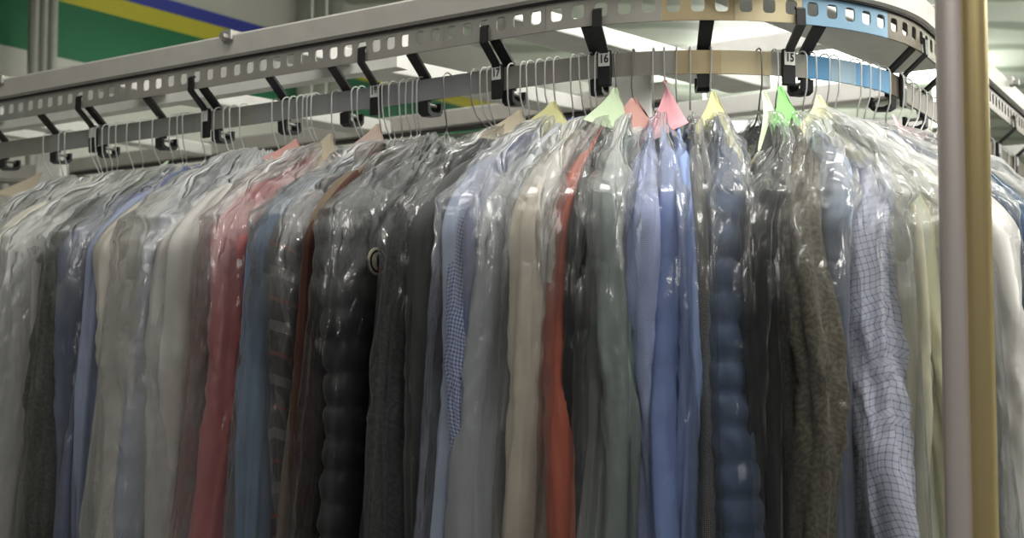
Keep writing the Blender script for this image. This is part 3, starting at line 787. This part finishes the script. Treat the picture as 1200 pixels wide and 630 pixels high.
# px of apex, apex z, outward length, drop, spread in v, colour, label
TG = [(203, 1.868, .09, .055, .02, 'pale_green', 'pale green paper tag below the milky film peak on the left'),
      (352, 1.878, .03, .03, .03, 'salmon', 'dusty pink paper tag under the cluster of hooks above the pink shirt'),
      (388, 1.880, .05, .05, .04, 'tan', 'tan paper tag left of the bracket tagged eighteen'),
      (447, 1.886, .04, .05, .035, 'peach', 'peach paper tag just below the tag eighteen'),
      (609, 1.880, .05, .04, .03, 'tan', 'beige paper tag below the bracket tagged seventeen'),
      (655, 1.886, .035, .045, .035, 'yellow', 'yellow green paper tag between the brackets tagged seventeen and sixteen'),
      (718, 1.898, .05, .05, .008, 'pale_green', 'pale green paper tag touching the bracket tagged sixteen'),
      (742, 1.882, .03, .04, .02, 'salmon', 'salmon paper tag left of the upright pink one'),
      (778, 1.905, .07, .07, -.015, 'pink', 'upright pink paper tag above the blue shirts'),
      (834, 1.888, .05, .07, .015, 'yellow', 'yellow paper tag on the navy puffer hanger'),
      (893, 1.890, .09, .095, .012, 'pale_green', 'long pale green paper tag left of the bright green one'),
      (913, 1.898, .06, .08, .018, 'bright_green', 'bright green paper tag under the bracket tagged fifteen'),
      (948, 1.890, .04, .06, .035, 'yellow', 'yellow paper tag right of the bright green one'),
      (1032, 1.880, .04, .05, .02, 'pink', 'faint pink paper tag inside the milky film at the bend'),
      (1078, 1.888, .10, .07, .035, 'yellow', 'large yellow paper tag left of the silver post'),
      (50, 1.876, .08, .045, .03, 'tan', 'faded tan paper tag at the far left')]
for px, za, du, dz, dv, c, lab in TG:
    s = solve_s(px, .0, 1.90); r = None
    s_h = min(HS, key=lambda q: abs(q - s)); vs, fs = [], []
    NU, NV = 6, 5
    th = .0004
    for lay in (0, 1):
        for i in range(NU + 1):
            q = i / NU
            for j in range(NV + 1):
                t = j / NV - .5
                vv = (abs(dv) + .017) * 2 * t * q * (1 if dv > 0 else -1) + .006 * t + .002 * math.sin(q * 5) + lay * th
                uu = .014 + du * q * .9 + .006 * t * t; z = za + .012 - dz * q ** .9 - .25 * abs(dv) * (t * t) * q
                vs.append(W(s_h + .001 + vv, uu, z - .5 * dz * q * (t + .5)))
    n1 = (NU + 1) * (NV + 1)
    for i in range(NU):
        for j in range(NV):
            a = i * (NV + 1) + j
            fs.append((a, a + 1, a + NV + 2, a + NV + 1)); fs.append((n1 + a, n1 + a + NV + 1, n1 + a + NV + 2, n1 + a + 1))
    for i in range(NU):
        for j in (0, NV):
            a = i * (NV + 1) + j; fs.append((a, a + NV + 1, n1 + a + NV + 1, n1 + a))
    for i in (0, NU):
        for j in range(NV):
            a = i * (NV + 1) + j; fs.append((a, n1 + a, n1 + a + 1, a + 1))
    o = mesh_obj('paper_tag', vs, fs, PM[c], None, True); tag(o, lab, 'paper tag', 'paper tags on the hangers')

# ------------------------------------------------------------------ plastic garment bags
FM = {'clear': film('clear_film', .008, .24), 'milky': film('milky_film', .045, .52), 'cloud': film('cloudy_film', .26, .60), 'bright': film('glossy_film', .01, .34, gloss=.16)}
def bag(i0, i1, fm, lab, crump=1.0, extra=0):
    ga, gb = GS[i0], GS[i1]; sa, sb = ga['s'] - ga['T'], gb['s'] + gb['T']; sm = (sa + sb) / 2; V = (sb - sa) / 2 + .0095
    sd = i0 * 5.3 + 2; A = 150; H = .95; K = 120; rings, uv, bun = [], [], []
    ztop = 1.868 + extra
    zz = [ztop - .17 * (i / 50) for i in range(50)] + [ztop - .17 - (H - .17) * (i / (K - 50)) ** 1.2 for i in range(K - 49)]
    for z in zz:
        d = ztop - z
        q = min(1, d / .135); wv = .034 + (.262 - .034) * q ** .72; wv += (.055 + .012 * (max(g_['sw'] for g_ in GS[i0:i1 + 1]) > 1.25)) * max(0, min(1, (d - .10) / .5))
        th = V * (.16 + .84 * min(1, d / .125) ** .85)
        b_ = max(0, 1 - max(0, d - .03) / .26)
        nks = [g_['nk'] for g_ in GS[i0:i1 + 1]]; kz = sum(nks) / len(nks) * KZ(z)
        ring = []
        for k in range(A + 1):
            a = 2 * math.pi * k / A; c, si = math.cos(a), math.sin(a)
            u = wv * spow(c, .85)
            rr = math.hypot(u, d); ang = math.atan2(abs(u), d + .01) * (1 if u > 0 else -1)
            rad_ = noise.noise((ang * 7 + sd, rr * 6, si * 1.2 + sd)); rad2 = noise.noise((ang * 19 + sd, rr * 13, si * 2 + 9))
            ver = noise.noise((c * 4 + sd, si * 4, z * 1.5)) + .5 * noise.noise((c * 11, si * 11 + sd, z * 3.5))
            d4 = noise.voronoi((u * 17 + sd, z * 13 + u * 6, si * 1.6 + sd))[0]; vor = min(.5, d4[1] - d4[0])
            cr_ = noise.noise((u * 26 + sd, z * 26, si * 3)) * .6 + abs(noise.noise((u * 45, z * 38 + sd, si * 5))) * .6
            disp = (b_ * ((.5 - 2.2 * abs(rad_)) * .012 + vor * .015 - .003 + cr_ * .004) + (1 - b_) * (ver * .008 + vor * .004)) * crump
            lim = min(1, d / .02)
            ring.append(W(sm + kz + th * spow(si, .55) + disp * si * lim, u + disp * c * 1.2 * lim, z + b_ * (rad_ * .006 + cr_ * .005) * crump))
            uv.append((a / (2 * math.pi) * (.9 + 2 * V), z)); bun.append(b_ ** 1.1)
        rings.append(ring)
    o = grid_obj('garment_bag', rings, FM[fm], None, uv)
    at = o.data.attributes.new('bunch', 'FLOAT', 'POINT'); at.data.foreach_set('value', bun)
    tag(o, lab, 'plastic garment bag', 'plastic bags over the garments'); return o
bag(0, 1, 'cloud', 'cloudy plastic bag over the white shirts at the left edge')
bag(2, 2, 'cloud', 'cloudy plastic bag over the greyish white shirt left of the olive jacket')
bag(3, 6, 'milky', 'plastic bag over the olive jacket and three blue shirts on the left')
bag(7, 9, 'cloud', 'wide cloudy plastic bag over the cream shirts left of the pink shirt', 1.2, .012)
bag(10, 10, 'milky', 'milky plastic bag over the pink shirt', 1.2, .006)
bag(11, 14, 'milky', 'crinkled plastic bag over the denim, plaid and tan shirts', 1.3)
bag(15, 15, 'bright', 'crinkled clear plastic bag over the black puffer jacket', 1.5)
bag(16, 17, 'clear', 'clear plastic bag over the charcoal coat and dark grey jacket', 1.3)
bag(18, 21, 'milky', 'plastic bag over the gingham and pale blue shirts', 1.2, .006)
bag(22, 23, 'milky', 'plastic bag over the pair of cream shirts', 1.0)
bag(24, 25, 'clear', 'clear plastic bag over the coral shirt', 1.0)
bag(26, 27, 'milky', 'plastic bag over the grey green shirts', 1.1)
bag(28, 30, 'bright', 'glossy plastic bag over the cornflower and sky blue shirts', 1.0)
bag(31, 31, 'clear', 'narrow plastic bag over the patterned knit cardigan', .6)
bag(32, 32, 'bright', 'glossy plastic bag over the navy puffer jacket', 1.1)
bag(33, 34, 'clear', 'clear plastic bag over the two black jackets', 1.0)
bag(35, 36, 'bright', 'shiny crumpled plastic bag over the olive tweed coat', 1.3)
bag(37, 37, 'milky', 'plastic bag over the windowpane check shirt', 1.1)
bag(38, 40, 'milky', 'milky plastic bag over the pale yellow shirts at the bend', 1.3, .008)
bag(41, 42, 'milky', 'plastic bag over the ivory shirt behind the post', 1.1)
bag(43, 43, 'clear', 'plastic bag over the white shirt right of the brass post', 1.1)
bag(44, 46, 'bright', 'shiny plastic bag over the navy shirt at the right edge', 1.2)
